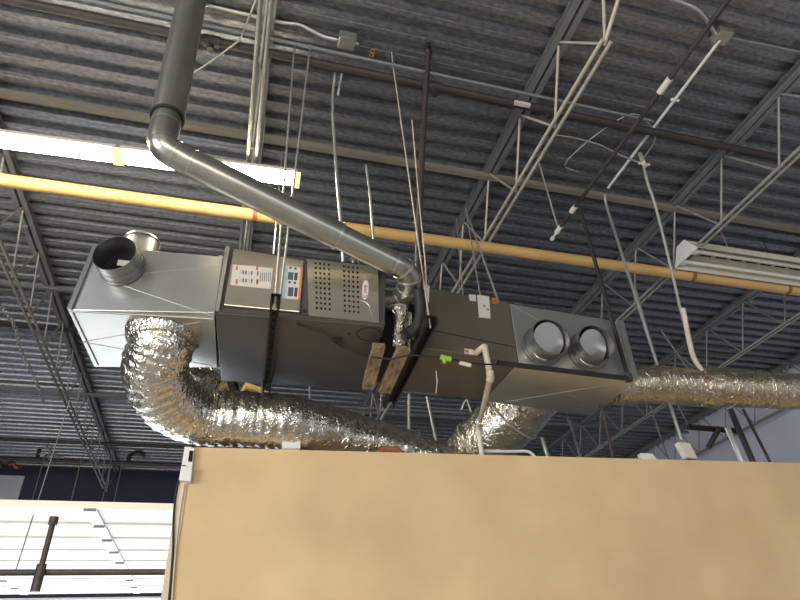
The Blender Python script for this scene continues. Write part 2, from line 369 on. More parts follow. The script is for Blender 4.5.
# ceiling junction box with conduit
q = onz(347, 42, 5.12)
b = MB(); b.box(q - V(.055, .045, .02), q + V(.055, .045, .05)); b.tube([q + V(-.075, 0, 0), q + V(-.05, 0, 0)], .014, 8); b.tube([q + V(.05, 0, 0), q + V(.075, 0, 0)], .014, 8)
tag(b.build('junction_box', 'galv', bevel=.004), 'square metal junction box on the deck above the furnace', 'box')
b = MB(); b.tube(smooth([q + V(-.07, 0, 0), onz(322, 36, 5.13), onz(300, 25, 5.16), onz(280, 22, 5.17), onz(210, 6, 5.17), onz(150, -8, 5.17)]), .012, 8); tag(b.build('electrical_conduit', 'conduit'), 'pale conduit curving into the junction box above the furnace', 'conduit')
b = MB(); p = onz(372, 53, 5.196)
for a in (-.014, .014): b.tube([p + V(.015 * math.cos(k * .7), a + .012 * math.sin(k * .7), 0) for k in range(9)], .003, 5)
tag(b.build('painted_mark', 'orange_tape'), 'small orange figure marked on the deck right of the junction box', 'mark')

# ------------------------------------------------------------------ light fixtures
t = empty('strip_light', (-1, 3.03, 4.53), 'lit fluorescent strip light hanging under the deck at upper left', 'light')
LR = onz(297, 182, 4.55); LY = LR.y; x1 = LR.x; x0 = x1 - 2.44
def light_len(xa, xb):
    b = MB(); b.box((xa, LY - .062, 4.585), (xb, LY + .062, 4.612)); b.build('housing', 'cream', t, bevel=.006)
    b = MB(); b.hexa([(xa + .02, LY - .042, 4.55), (xb - .02, LY - .042, 4.55), (xb - .02, LY + .042, 4.55), (xa + .02, LY + .042, 4.55), (xa + .02, LY - .054, 4.585), (xb - .02, LY - .054, 4.585), (xb - .02, LY + .054, 4.585), (xa + .02, LY + .054, 4.585)])
    b.build('lens', 'lamp', t)
    for xe in (xa, xb):
        b = MB(); b.box((xe - .02, LY - .055, 4.545), (xe + .02, LY + .055, 4.59)); b.build('lampholder', 'lampcap', t)
xm = onz(118, 160, 4.55).x
light_len(xm + .01, x1); light_len(xm - 2.0, xm - .01)
for xe in (x0 + .4, -.6, x1 - .25):
    b = MB(); b.tube([(xe, LY, 4.61), (xe, LY, 5.2)], .004, 6); b.build('hanger_rod', 'conduit', t)
t.rotation_euler.z = -.032; t.location.y += (x1 + 1) * .032
t = empty('shop_light', (4.5, 3.2, 4.53), 'unlit cream reflector light fixture above the gas pipe at right', 'light')
fl = onz(683, 262, 4.6); fy = 3.225; fx = fl.x; fx1 = fx + 2.44
b = MB(); b.hexa([(fx, fy - .05, 4.68), (fx1, fy - .05, 4.68), (fx1, fy + .05, 4.68), (fx, fy + .05, 4.68), (fx, fy - .05, 4.76), (fx1, fy - .05, 4.76), (fx1, fy + .05, 4.76), (fx, fy + .05, 4.76)]); b.build('ballast_housing', 'cream', t, bevel=.005)
for s in (-1, 1):
    b = MB(); c0 = (fy + s * .05, 4.70); c1 = (fy + s * .15, 4.60)
    b.hexa([(fx, c0[0], c0[1] - .004), (fx1, c0[0], c0[1] - .004), (fx1, c1[0], c1[1] - .004), (fx, c1[0], c1[1] - .004), (fx, c0[0], c0[1]), (fx1, c0[0], c0[1]), (fx1, c1[0], c1[1]), (fx, c1[0], c1[1])]); b.build('reflector', 'cream', t)
    b = MB(); b.tube([(fx + .05, fy + s * .075, 4.625), (fx1 - .05, fy + s * .075, 4.625)], .019, 14); b.build('tube', 'tube_off', t)
for k in range(9):
    xx = fx + .18 + k * .16; b = MB(); b.box((xx, fy + .015, 4.676), (xx + .11, fy + .028, 4.681)); b.build('slot', 'void', t)
b = MB(); b.hexa([(fx - .012, fy - .15, 4.60), (fx, fy - .15, 4.60), (fx, fy + .15, 4.60), (fx - .012, fy + .15, 4.60), (fx - .012, fy - .05, 4.76), (fx, fy - .05, 4.76), (fx, fy + .05, 4.76), (fx - .012, fy + .05, 4.76)]); b.build('end_plate', 'white', t)
for s in (-1, 1):
    b = MB(); b.box((fx + .0, fy + s * .075 - .025, 4.60), (fx + .05, fy + s * .075 + .025, 4.68)); b.build('lampholder', 'white', t, bevel=.005)
for xe in (fx + .5, fx1 - .3):
    b = MB(); b.tube([(xe, fy, 4.76), (xe, fy, 5.2)], .005, 6); b.build('hanger_rod', 'conduit', t)

# ------------------------------------------------------------------ furnace cabinet (lying on its side)
ZF = 3.22; tl = math.tan(math.radians(3.4))
A = onz(215, 313, ZF); 
Bp = onz(385, 326, ZF - .05); 
fd = (Bp - A).normalized(); fn = V(fd.y, -fd.x, 0).normalized()   # fn points towards the viewer
A2 = onplane(225, 247, A, fn); B2 = onplane(386, 268, A, fn)
back = onz(221, 381, ZF) - A
def FP(px, py, off=0.): return onplane(px, py, A + fn * off, fn)
t = empty('furnace', A + (Bp - A) * .5 + back * .5, 'brown furnace cabinet hung on its side with satin doors and warning labels', 'furnace')
b = MB(); b.hexa([A, Bp, Bp + back, A + back, A2, B2, B2 + back, A2 + back]); b.build('casing', 'furn', t, bevel=.006)
def quadslab(pts, off0, off1, m, name, par, bevel=0.):
    # four photo-measured corners on the front face: bl, br, tr, tl
    b = MB(); lo = [FP(x, y, off0) for x, y in pts]; d = fn * (off1 - off0); hi = [p + d for p in lo]
    b.hexa(lo + hi); return b.build(name, m, par, bevel=bevel)
d1 = quadslab([(224, 307), (300, 314), (304, 262), (234, 250)], .001, .018, 'furn_door', 'access_door', t, .006)
quadslab([(230.5, 285), (270.5, 289), (273, 268.5), (233, 264.5)], .018, .019, 'label', 'warning_label', d1)
for (xa, xb) in ((235.5, 237.5), (256, 258)):
    for (y0, y1) in ((265.8, 270), (279, 284)):
        quadslab([(xa, y1), (xb, y1 + .2), (xb + .4, y0 + .4), (xa + .4, y0 + .2)], .019, .0195, 'red', 'red_stripe', d1)
for k in range(12):
    xx = 239.5 + (k % 6) * 2.9 + (k % 6 > 4) * 3; yy = 270 + (k // 6) * 8 + .08 * (xx - 239)
    quadslab([(xx, yy + 4), (xx + 1.3, yy + 4.1), (xx + 1.5, yy + .2), (xx + .2, yy)], .019, .0195, 'ink' if k % 3 else 'teal', 'print_block', d1)
for k in range(6):
    xx = 260 + k * 2.0; yy = 272.5
    quadslab([(xx, yy + 9), (xx + .6, yy + 9), (xx + .9, yy), (xx + .3, yy)], .019, .0195, 'ink', 'print_line', d1)
quadslab([(282, 298), (300, 300), (303, 268), (284.5, 265)], .018, .019, 'label', 'instruction_label', d1)
quadslab([(282, 298), (286, 298.5), (288, 265.8), (284.5, 265.2)], .019, .0195, 'teal', 'teal_stripe', d1)
quadslab([(297.8, 299.8), (300, 300), (303, 268), (300.6, 267.7)], .019, .0195, 'orange', 'orange_stripe', d1)
for (ya, yb) in ((272, 279.5), (287, 296)):
    quadslab([(287.5, yb), (293, yb + .5), (293.7, ya + .5), (288.4, ya)], .019, .0195, 'print_blue', 'picture', d1)
    quadslab([(294, yb + .5), (297, yb + .9), (297.8, ya + .9), (294.8, ya + .5)], .019, .0195, 'ink', 'picture', d1)
for (xx, yy) in ((290.5, 267.5), (295.5, 268.3), (289.5, 282), (294.8, 282.6)):
    quadslab([(xx - 1.2, yy + 1.2), (xx + 1.2, yy + 1.3), (xx + 1.3, yy - .7), (xx - 1, yy - .9)], .019, .0195, 'ink', 'print_block', d1)
# perforated door: a sheet with real openings over a dark cavity
PBL, PBR, PTR, PTL = FP(308.5, 315.5, .018), FP(379, 322.5, .018), FP(378, 266.5, .018), FP(307, 258.5, .018)
def PP(a, c, o=0.): return (PBL * (1 - a) + PBR * a) * (1 - c) + (PTL * (1 - a) + PTR * a) * c + fn * o
gx = []; 
def inv(px, py):
    q = FP(px, py, .018); u = (q - PBL); ex = PBR - PBL; ez = PTL - PBL
    c = u.z / ez.z
    for _ in range(6): a = (q - PP(0, c)).dot(ex) / ex.dot(ex); c = (q.z - (PBL.z * (1 - a) + PBR.z * a)) / ((PTL.z - PBL.z) * (1 - a) + (PTR.z - PBR.z) * a)
    return a, c
ac = [inv(300 + z / 8.42, 255 + 270 / 8.42)[0] for z in (135, 170, 203, 240, 362, 399, 434, 470)]
cc = [.14 + k * (.93 - .14) / 9 for k in range(10)]
ha, hc = .014, .020
xsb = [0] + [v for a in ac for v in (a - ha, a + ha)] + [1]
zsb = [0] + [v for c in cc for v in (c - hc, c + hc)] + [1]
b = MB(); vs = []; fs = []
for o in (0., -.0015):
    for c in zsb:
        for a in xsb: vs.append(PP(a, c, o))
nx = len(xsb); nz = len(zsb); L = nx * nz
for j in range(nz - 1):
    for i in range(nx - 1):
        hole = (i % 2 == 1) and (j % 2 == 1)
        if not hole:
            fs.append((j * nx + i, j * nx + i + 1, (j + 1) * nx + i + 1, (j + 1) * nx + i))
        else:
            q = [j * nx + i, j * nx + i + 1, (j + 1) * nx + i + 1, (j + 1) * nx + i]
            for k in range(4): fs.append((q[k], q[(k + 1) % 4], q[(k + 1) % 4] + L, q[k] + L))
b.open = True; b.add(vs, fs)
for (p, q) in (((0, 0), (1, 0)), ((1, 0), (1, 1)), ((1, 1), (0, 1)), ((0, 1), (0, 0))):
    b.add([PP(*p), PP(*q), PP(*q, -.017), PP(*p, -.017)], [(0, 1, 2, 3)])
d2 = b.build('burner_door', 'furn_door', t)
b = MB(); b.hexa([PP(.02, .02, -.0165), PP(.98, .02, -.0165), PP(.98, .98, -.0165), PP(.02, .98, -.0165), PP(.02, .02, -.012), PP(.98, .02, -.012), PP(.98, .98, -.012), PP(.02, .98, -.012)]); b.build('cavity', 'void', d2)
# raised bead on the door
pts = [FP(359.5, 300.3, .019), FP(366, 302, .019), FP(369.5, 305.5, .019), FP(371, 312, .019), FP(373.5, 319, .019)]
b = MB(); b.tube(pts, .0035, 8); b.build('raised_bead', 'galv', d2)
# oval badge
bc = FP(365.3, 290, .019); uz = (FP(365.8, 283, .019) - bc).normalized(); ux = fn.cross(uz).normalized()
if ux.dot(fd) < 0: ux = -ux
hw = (FP(368.6, 290.2, .019) - bc).length; hh = (FP(365.8, 280.4, .019) - bc).length
def badge(a, c, o=0.): return bc + ux * a * hw + uz * c * hh + fn * o
ov = [badge(.98 * math.cos(k / 24 * 2 * PI) * (1 if abs(math.sin(k / 24 * 2 * PI)) < .8 else 1), math.copysign(abs(math.sin(k / 24 * 2 * PI)) ** .8, math.sin(k / 24 * 2 * PI))) for k in range(24)]
b = MB(); b.add(ov + [p + fn * .003 for p in ov], [tuple(range(24)), tuple(range(24, 48))] + [(k, (k + 1) % 24, 24 + (k + 1) % 24, 24 + k) for k in range(24)]); bd = b.build('badge', 'label', d2)
b = MB()
b.tube([badge(.55 * math.cos(a), -.58 + .2 * math.sin(a), .004) for a in [PI * (.95 + k * .14) for k in range(9)]], .0014, 6)
for k, (c0) in enumerate((-.28, -.05, .18, .38)):
    b.tube([badge(-.45, c0 - .07, .004), badge(.4, c0 - .02, .004), badge(-.42, c0 + .04, .004), badge(.42, c0 + .09, .004)], .0013, 6)
b.build('lettering', 'logo_red', bd)
quadslab([(301.5, 314.5), (308, 315.4), (306.5, 257.5), (304.7, 257)], .001, .006, 'furn', 'door_divider', t)
b = MB(); p = FP(304.5, 311, .006); b.tube([p, p + fn * .006], .010, 10); b.build('plug', 'black', t)
for (px, py) in ((307.3, 261), (302.5, 262)):
    b = MB(); p = FP(px, py, .018); b.tube([p, p + fn * .004], .005, 8); b.build('screw', 'galv', t)
# frame strips around the face
quadslab([(216, 312), (219.5, 312.3), (230.5, 249), (226, 248.4)], 0, .022, 'galv', 'side_flange', t)
quadslab([(215.8, 312.3), (384.5, 325.3), (384.5, 322.8), (216.2, 310)], 0, .010, 'furn', 'bottom_flange', t)
# knock-outs on the underside
un = (Bp - A).cross(back).normalized()
if un.z > 0: un = -un
def UP(px, py, off=0.): return onplane(px, py, A + un * off, un)
def flatring(cx, cy, rx, par, r=.0022, m='void'):
    p = UP(cx, cy, .001); b = MB(); pts = [p + fd * rx * math.cos(k / 20 * 2 * PI) + fn * rx * math.sin(k / 20 * 2 * PI) for k in range(21)]; b.tube(pts, r, 6, caps=False); return b.build('knockout_ring', m, par)
flatring(369.5, 334.5, .066, t)
b = MB(); b.tube([UP(338, 338, .0), UP(338, 338, .002)], .026, 20); b.build('hole_plug', 'void', t)
b = MB(); b.tube([UP(349, 333.5, .0), UP(349, 333.5, .002)], .009, 12); b.build('hole_plug', 'void', t)
b = MB(); b.tube(smooth([UP(297, 324, .004), UP(312, 330.5, .01), UP(325, 334, .012), UP(335, 343, .01), UP(352, 351, .012), UP(372, 357, .014), UP(380, 357, .02)]), .0035, 6)
tag(b.build('control_wire', 'steel_dark'), 'thin dark wire strung along the underside of the furnace', 'wire')
b = MB(); p = A2 + (B2 - A2) * .80 + fn * .0; b.tube([p, p + V(0, 0, .03)], .012, 10); b.tube([p + V(.02, 0, .02), p + V(.05, 0, .045)], .012, 10); b.tube([p + V(-.02, 0, .02), p + V(.0, 0, .045)], .010, 10); tag(b.build('pipe_fitting', 'galv'), 'small metal fitting on the top front edge of the furnace', 'fitting')

# ------------------------------------------------------------------ left galvanised plenum
PL0 = onz(67.5, 310, ZF + .045); PR0 = A + fd * -.004 + V(0, 0, .0)
pfd = (PR0 - PL0).normalized(); pfn = V(pfd.y, -pfd.x, 0).normalized()
def LP(px, py, off=0.): return onplane(px, py, PL0 + pfn * off, pfn)
PLt = LP(93.5, 245.5); PRt = LP(223.5, 256.5)
# the right edge stands against the furnace side
PRt = V(A2.x, A2.y, PRt.z) - fd * .006
pbl = onz(94, 367, PL0.z); pbr = onz(217.5, 367.6, PR0.z); dl = pbl - PL0; dr = pbr - PR0; pback = (dl + dr) / 2
t = empty('plenum_box', (PL0 + PR0) / 2 + pback / 2, 'galvanised sheet plenum at the left end with an open round collar', 'duct box')
plb = PL0 + pback
b = MB(); b.hexa([PL0, PR0, pbr, pbl, PLt, PRt, PRt + dr, PLt + dl]); b.build('casing', 'galv', t, bevel=.004)
# cross-break creases and end flange
def crease(p, q, par=None, r=.0014, fnx=LP, m='galv'):
    b = MB(); b.tube([fnx(*p, .0005), fnx(*q, .0005)], r, 6); b.build('crease', m, par)
crease((103, 277), (222, 266), t); crease((104, 279), (213, 316), t)
b = MB(); lo = [LP(67.8, 309.6, 0), LP(72.5, 309.9, 0), LP(98.5, 246.2, 0), LP(94, 245.8, 0)]; b.hexa(lo + [p + pfn * .012 for p in lo]); b.build('end_flange', 'galv_dark', t)
b = MB(); lo = [LP(213.0, 317.5, 0), LP(214.8, 317.5, 0), LP(223.5, 257, 0), LP(219, 256.5, 0)]; b.hexa(lo + [p + pfn * .012 for p in lo]); b.build('end_flange', 'galv', t)
pun = pfd.cross(pback).normalized()
if pun.z > 0: pun = -pun
def LU(px, py, off=0.): return onplane(px, py, PL0 + pun * off, pun)
crease((83, 342), (200, 322), t, .0014, LU, 'galv'); crease((83, 342), (214, 366), t, .0014, LU, 'galv')
b = MB(); b.tube([LU(72, 311, .002), LU(98, 365, .002)], .004, 6); b.build('seam', 'galv_dark', t)
b = MB(); b.tube([LU(70, 311, .003), LU(214, 319, .003)], .006, 6); b.build('seam', 'galv', t)
# open collar
def collar(c, n, r, L, par, damper=None, dm='galv_dark'):
    b = MB(); b.ringband(c, n, r - .003, r, L, 36); b.ringband(c + n * .006, n, r, r + .008, .012, 36); b.ringband(c + n * L * .45, n, r, r + .0035, .006, 36)
    o = b.build('collar', dm, par)
    b = MB(); b.disc(c + n * .002, n, r - .004, .002, 32); b.build('opening', 'void', o)
    if damper:
        up, tilt, off = damper
        dn_ = (n + up * tilt).normalized(); b = MB(); b.disc(c + n * off, dn_, r * .9, .003, 32); b.build('damper_blade', 'galv', o)
        e = dn_.cross(V(0, 0, 1)).normalized()
    return o
cb = LP(123.5, 268, 0)
collar(cb, pfn, .107, .125, t)
b = MB(); p = cb + pfn * .02 + V(-.005, 0, .0); b.box(p + V(-.02, 0, .0), p + V(.06, .004, .035)); b.build('foil_scrap', 'label', t)
# second collar on the far top of the plenum
tp = ony(141, 247, PL0.y + .42)
zt = PLt.z * .7 + PRt.z * .3
q = onz(141, 250, zt + .02)
b = MB(); b.ringband(V(tp.x, tp.y, zt - .02), V(0, 0, 1), .10, .103, tp.z - zt + .07, 32); b.ringband(V(tp.x, tp.y, tp.z + .03), V(0, 0, 1), .103, .110, .01, 32); b.build('top_collar', 'galv_dark', t)

# ------------------------------------------------------------------ flexible ducts
def flex(name, pts, r, m, label, k=16, n=40, wob=.012, rings=None):
    b = MB(); P = smooth(pts, k); b.tube(P, r, n, None, True, wob)
    return tag(b.build(name, m), label, 'duct')
cbt = LU(163, 336, 0)
zc = 2.985
fx_pts = [cbt + V(0, 0, .02), cbt + V(0, .01, -.06), onz(155, 372, 3.085), onz(171, 402, 3.0), onz(205, 417, zc), onz(250, 419, zc), onz(292, 423, zc - .01), onz(345, 437, 2.96), onz(400, 454, 2.90), onz(455, 474, 2.80)]
t = empty('flexible_duct', onz(205, 417, 2.81), 'crinkled silver flexible duct bending from the left plenum onto the wall', 'duct')
b = MB(); P = smooth(fx_pts, 26); b.tube(P, [.166 * (1 - .05 * min(1, i / 80)) + .003 * math.sin(i * 1.1) for i in range(len(P))], 72, None, True, .007); b.build('foil_jacket', 'foil', t)
b = MB(); b.tube([cbt + V(0, 0, .02), cbt + V(0, 0, -.015), cbt + V(.0, .0, -.05)], [.185, .182, .165], 40, None, True, .012); b.build('taped_collar', 'foil', t)
q0 = V(A.x - .12, A.y + .50, 3.17)
p0 = V(-.42, 3.30, 3.20)
flex('flexible_duct', [ony(186, 366, 3.46), ony(196, 378, 3.50), ony(214, 386, 3.62), ony(236, 396, 3.78), ony(262, 408, 3.95), ony(285, 420, 4.05)], .10, 'foil', 'shadowed silver flexible duct tucked behind the bend of the big one', wob=.012)
b = MB(); b.tube([ony(243, 390, 3.56), ony(262, 397, 3.6)], .045, 16, None, True, .02); tag(b.build('insulation_scrap', 'insul'), 'yellow glass wool scrap poking out below the furnace', 'insulation')
b = MB(); b.tube([ony(231, 377, 3.48), ony(235, 392, 3.48)], .030, 12); tag(b.build('rubber_elbow', 'black'), 'black stub behind the silver duct bend under the furnace corner', 'fitting')

# ------------------------------------------------------------------ coil cabinet and right plenum
ZK = 3.16
K0 = onz(423, 348, ZK); K1 = onz(638, 380.5, ZK - .09)
kd = (K1 - K0).normalized(); kn = V(kd.y, -kd.x, 0).normalized()
def KP(px, py, off=0.): return onplane(px, py, K0 + kn * off, kn)
K0t = KP(428, 287); K1t = KP(622.5, 322)
Ks = KP(518.5, 363.5); Kst = KP(509.5, 303.5)
Kd = -kn * .52
# keep seam points on the cabinet's edges
def lerp(a, b_, s): return a + (b_ - a) * s
s0 = (Ks - K0).dot(kd) / (K1 - K0).length; Ks = lerp(K0, K1, s0)
t = empty('coil_cabinet', (K0 + Ks) / 2 + Kd / 2, 'taupe evaporator coil cabinet between the furnace and the two collar plenum', 'cabinet')
b = MB(); b.hexa([K0, Ks, Ks + Kd, K0 + Kd, K0t, Kst, Kst + Kd, K0t + Kd]); b.build('casing', 'coil', t, bevel=.005)
def kslab(pts, o0, o1, m, name, par, bevel=0.):
    b = MB(); lo = [KP(x, y, o0) for x, y in pts]; b.hexa(lo + [p + kn * (o1 - o0) for p in lo]); return b.build(name, m, par, bevel=bevel)
b = MB(); b.tube([KP(431, 330, 0), KP(514, 347, 0)], .0025, 6); b.build('panel_seam', 'void', t)
kslab([(479, 317.5), (490.5, 318.6), (489, 296.5), (477, 295)], .001, .003, 'label', 'paper_label', t)
for (x, y) in ((483, 305.5), (486.5, 309)): kslab([(x, y + .9), (x + 2.6, y + 1.2), (x + 2.6, y), (x, y - .3)], .003, .0034, 'ink', 'print_mark', t)
kslab([(469.5, 300.5), (476, 301.5), (475.5, 295), (468.7, 294.5)], .001, .003, 'label', 'paper_label', t)
kslab([(492, 304), (498.5, 305), (498, 298.5), (491.3, 297.5)], .001, .003, 'brick', 'round_sticker', t)
kslab([(464.5, 353.5), (473.5, 355), (473.5, 350), (464.5, 348.5)], .001, .003, 'label', 'drain_label', t)
kslab([(465.2, 352.5), (468.5, 353), (468.5, 350.3), (465.2, 349.7)], .003, .0035, 'red', 'drain_stripe', t)
for (x, y) in ((467.5, 340), (510, 348), (441, 335)):
    b = MB(); p = KP(x, y); b.tube([p, p + kn * .004], .006, 8); b.build('screw', 'brick', t)
t = empty('return_plenum', (Ks + K1) / 2 + Kd / 2, 'galvanised plenum box at the right end with two open collars', 'duct box')
b = MB(); e = kd * .002; b.hexa([Ks + e, K1, K1 + Kd, Ks + Kd + e, Kst + e, K1t, K1t + Kd, Kst + Kd + e]); b.build('casing', 'galv', t, bevel=.004)
kslab([(632, 379.3), (637.5, 380.2), (622.3, 322.2), (616.5, 321)], 0, .014, 'galv', 'end_flange', t)
for (p, q) in (((510, 304), (560, 332)), ((620, 323), (570, 345)), ((519, 362), (555, 350)), ((630, 377), (596, 358))): crease(p, q, t, .0018, KP)
kun = kd.cross(Kd).normalized()
if kun.z > 0: kun = -kun
def KU(px, py, off=0.): return onplane(px, py, K0 + kun * off, kun)
crease((512, 369), (590, 404), t, .001, KU); crease((625, 382), (505, 402), t, .001, KU)
up_ = V(0, 0, 1)
c1_ = KP(541.5, 347.5); c2_ = KP(586, 353)
d_a = collar(c1_, kn, .112, .125, t, (V(.35, 0, -1), .42, .085), 'galv_dark')
d_b = collar(c2_, kn, .112, .125, t, (V(.5, 0, -1), .46, .075), 'galv_dark')
for c in (c1_, c2_):
    b = MB(); p = c + kn * .06 + V(-.06, 0, -.10); b.tube(smooth([p + V(-.03, 0, .02), p + V(-.01, -.01, -.012), p + V(.03, -.01, -.022)]), .004, 6); b.build('damper_handle', 'conduit', t)
# steel angle under the front edge
b = MB(); p0 = KP(497, 362.5, .02); p1 = KP(629, 378.5, .03); b.bar(p0, p1, .03, .012, m=None); b.bar(p0, p1, .006, .03, off=(.015, -.01))
tag(b.build('support_angle', 'black'), 'black angle running under the lower front edge of the two collar plenum', 'bracket')
# plumb hanger from branch pipe
pb = KP(628, 376.5, .03)
b = MB(); b.tube([V(pb.x, pb.y, 4.45), V(pb.x, pb.y, pb.z - .01)], .0125, 8); t = tag(b.build('hanger_rod', 'black'), 'black hanger rod from the branch pipe to the corner of the two collar plenum', 'rod')
b = MB(); b.tube([V(pb.x, pb.y, pb.z + .012), V(pb.x, pb.y, pb.z - .03)], .022, 8); b.build('nut', 'steel_dark', t)
# right long duct
dA = ond(612, 386 , 3.95); dB = ond(662, 384.5, 4.0); dC = ond(705, 387.5, 4.04); dD = ond(800, 391.5, 4.12); dE = dD + (dD - dC) * 1.6
t = empty('flexible_duct', (dC.x, dC.y, dC.z - .14), 'long tan foil duct leaving the right plenum towards the right edge', 'duct')
b = MB(); P = smooth([dA, dB, dC, dD, dE], 26); b.tube(P, .124, 40, None, True, .005); b.build('foil_jacket', 'foil_tan', t)
b = MB(); b.tube(smooth([ond(700, 387, 4.035), ond(716, 388, 4.045)], 6), [.131] * 7, 40, None, True, .012); b.build('taped_joint', 'foil_tan', t)
for px in (692, 724, 760):
    b = MB(); c = ond(px, 385.4 + (px - 680) * .045, 4.04); ax = (dD - dB).normalized()
    u = V(0, 0, 1); w = ax.cross(u).normalized()
    b.tube([c + u * .130 * math.cos(k / 20 * 2 * PI) + w * .130 * math.sin(k / 20 * 2 * PI) + ax * (.05 * k / 20) for k in range(21)], .003, 5); b.build('tie_wire', 'foil_tan', t)
# big duct below right plenum
gA = ony(548, 372, 3.42); gB = ony(514, 412, 3.68); gC = ony(462, 468, 4.12); gD = ony(440, 500, 4.4)
t = empty('flexible_duct', (gB.x, gB.y, 2.7), 'broad silver duct slanting down behind the wall from the right plenum', 'duct')
b = MB(); P = smooth([gA, gB, gC, gD], 18); b.tube(P, .22, 60, None, True, .006); b.build('foil_jacket', 'foil', t)
gx_ = (gC - gB).normalized(); u = V(0, 0, 1); u = (u - gx_ * u.dot(gx_)).normalized(); w = gx_.cross(u)
for s in (.05, .62):
    c = gB + (gC - gB) * s; b = MB(); b.tube([c + (u * math.cos(k / 24 * 2 * PI) + w * math.sin(k / 24 * 2 * PI)) * .229 for k in range(25)], .006, 6); b.build('strap', 'steel_tan', t)

# ------------------------------------------------------------------ flue
VX, VY = -.50, 2.13; 
e0 = ony(165, 128, VY); VX = e0.x
t = empty('flue_pipe', (VX, VY, e0.z), 'grey metal flue dropping from the roof and slanting down to the furnace', 'flue pipe')
b = MB(); zt_ = ony(167, 118, VY).z; fl_ax = (V(VX - .035, VY, 5.3) - V(VX, VY, zt_)); b.ringband(V(VX, VY, zt_), fl_ax, .074, .079, fl_ax.length, 32); b.build('outer_pipe', 'vent', t)
b = MB(); b.ringband(V(VX, VY, zt_ - .004), V(0, 0, 1), .074, .081, .012, 32); b.build('rim', 'steel_dark', t)
ev = ony(173, 154, VY + .02)
endp = ond(403, 268, 3.12)
dirp = (endp - ev).normalized()
el = smooth([V(VX, VY, zt_ + .06), V(VX, VY, zt_ - .035), V(VX + .01, VY + .005, ev.z + .035), ev + dirp * .05, ev + dirp * .16], 8)
b = MB(); b.tube(el, .068, 28); b.build('upper_elbow', 'vent', t)
for k in (9, 15, 21, 27):
    d = (el[k + 1] - el[k - 1]).normalized(); b = MB(); b.ringband(el[k] - d * .004, d, .067, .0705, .006, 28); b.build('bead', 'galv', t)
ms = ond(303, 219, (ev.dot(FWD) + 0)) if False else None
mid = lerp(ev, endp, .70)
b = MB(); b.tube([ev + dirp * .15, mid], .070, 32); b.build('slant_pipe', 'vent', t)
b = MB(); b.ringband(mid - dirp * .004, dirp, .069, .0735, .010, 32); b.build('bead', 'galv', t)
b = MB(); b.tube([mid - dirp * .03, endp - dirp * .06], .0645, 32); b.build('slant_pipe', 'vent', t)
# lower elbow turning back to the furnace
lo_ = [endp - dirp * .07, endp - dirp * .01, ond(409, 277, 3.16), ond(408, 288, 3.2), ond(402, 297, 3.24), ond(392, 301, 3.26), ond(380, 301, 3.27)]
lo_s = smooth(lo_, 8)
b = MB(); b.tube(lo_s, .060, 28); b.build('lower_elbow', 'vent', t)
for k in (3, 10, 17, 25, 33):
    d = (lo_s[k + 1] - lo_s[k - 1]).normalized(); b = MB(); b.ringband(lo_s[k] - d * .004, d, .060, .065, .008, 28); b.build('bead', 'galv', t)

# ------------------------------------------------------------------ between furnace and coil: wrapped lines, boards, channels
def pipething(name, pts, r, m, label, cat, sm=True, n=10, group=None, wob=0.):
    b = MB(); b.tube(smooth(pts) if sm else pts, r, n, None, True, wob); return tag(b.build(name, m), label, cat, group)
# transition section linking both cabinets
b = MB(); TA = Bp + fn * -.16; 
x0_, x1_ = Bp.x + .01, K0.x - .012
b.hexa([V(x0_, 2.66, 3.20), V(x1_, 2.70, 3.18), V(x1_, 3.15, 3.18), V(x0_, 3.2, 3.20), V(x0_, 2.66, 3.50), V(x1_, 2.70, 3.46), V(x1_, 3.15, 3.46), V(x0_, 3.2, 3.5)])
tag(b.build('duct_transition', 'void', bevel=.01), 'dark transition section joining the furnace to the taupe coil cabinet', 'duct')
pipething('duct_wrap', [ond(400, 305, 3.12), ond(401, 325, 3.14), ond(400, 345, 3.18)], .040, 'foil', 'upright silver foil wrap in the gap right of the furnace', 'duct', n=20, wob=.01)
pipething('duct_wrap', [ond(408, 312, 3.20), ond(409, 330, 3.2), ond(410, 347, 3.22)], .028, 'foil_tan', 'brown foil wrap beside the black hose in the cabinet gap', 'duct', n=16, wob=.012)
pipething('refrigerant_line', [V(.955, 2.16, 5.2), ond(428, 55, 4.05), ond(424, 120, 3.85), ond(420, 200, 3.6), ond(418, 265, 3.38), ond(420, 305, 3.26), ond(418, 322, 3.2), ond(412, 333, 3.14), ond(404, 338, 3.1)], .019, 'steel_dark', 'dark brown insulated line dropping from the roof to the cabinet gap', 'pipe', n=14)
pipething('rubber_hose', [ond(419, 290, 3.14), ond(420, 312, 3.12), ond(417, 326, 3.1), ond(409, 334, 3.08)], .030, 'black', 'thick black hose curling beside the coil cabinet left edge', 'hose', n=16, wob=.004)
pipething('control_cable', [ond(412, 120, 3.7), ond(419, 200, 3.5), ond(425, 260, 3.28), ond(427, 300, 3.16), ond(428, 320, 3.1)], .0035, 'pvc', 'thin beige cable beside the dark line, ending at the channel tip', 'cable', n=6)
pipething('refrigerant_line', [ond(421, 300, 3.2), ond(427, 288, 3.28), ond(424, 292, 3.3)], .012, 'white', 'short white stub at the top left corner of the coil cabinet', 'pipe', n=10)
b = MB(); lo = [KP(422.5, 303, .001), KP(428, 304, .001), KP(428.5, 287.5, .001), KP(423.5, 287, .001)]; b.hexa(lo + [p + kn * .02 for p in lo]); tag(b.build('filter_cap', 'white'), 'white upright strip at the left edge of the taupe cabinet', 'bracket')
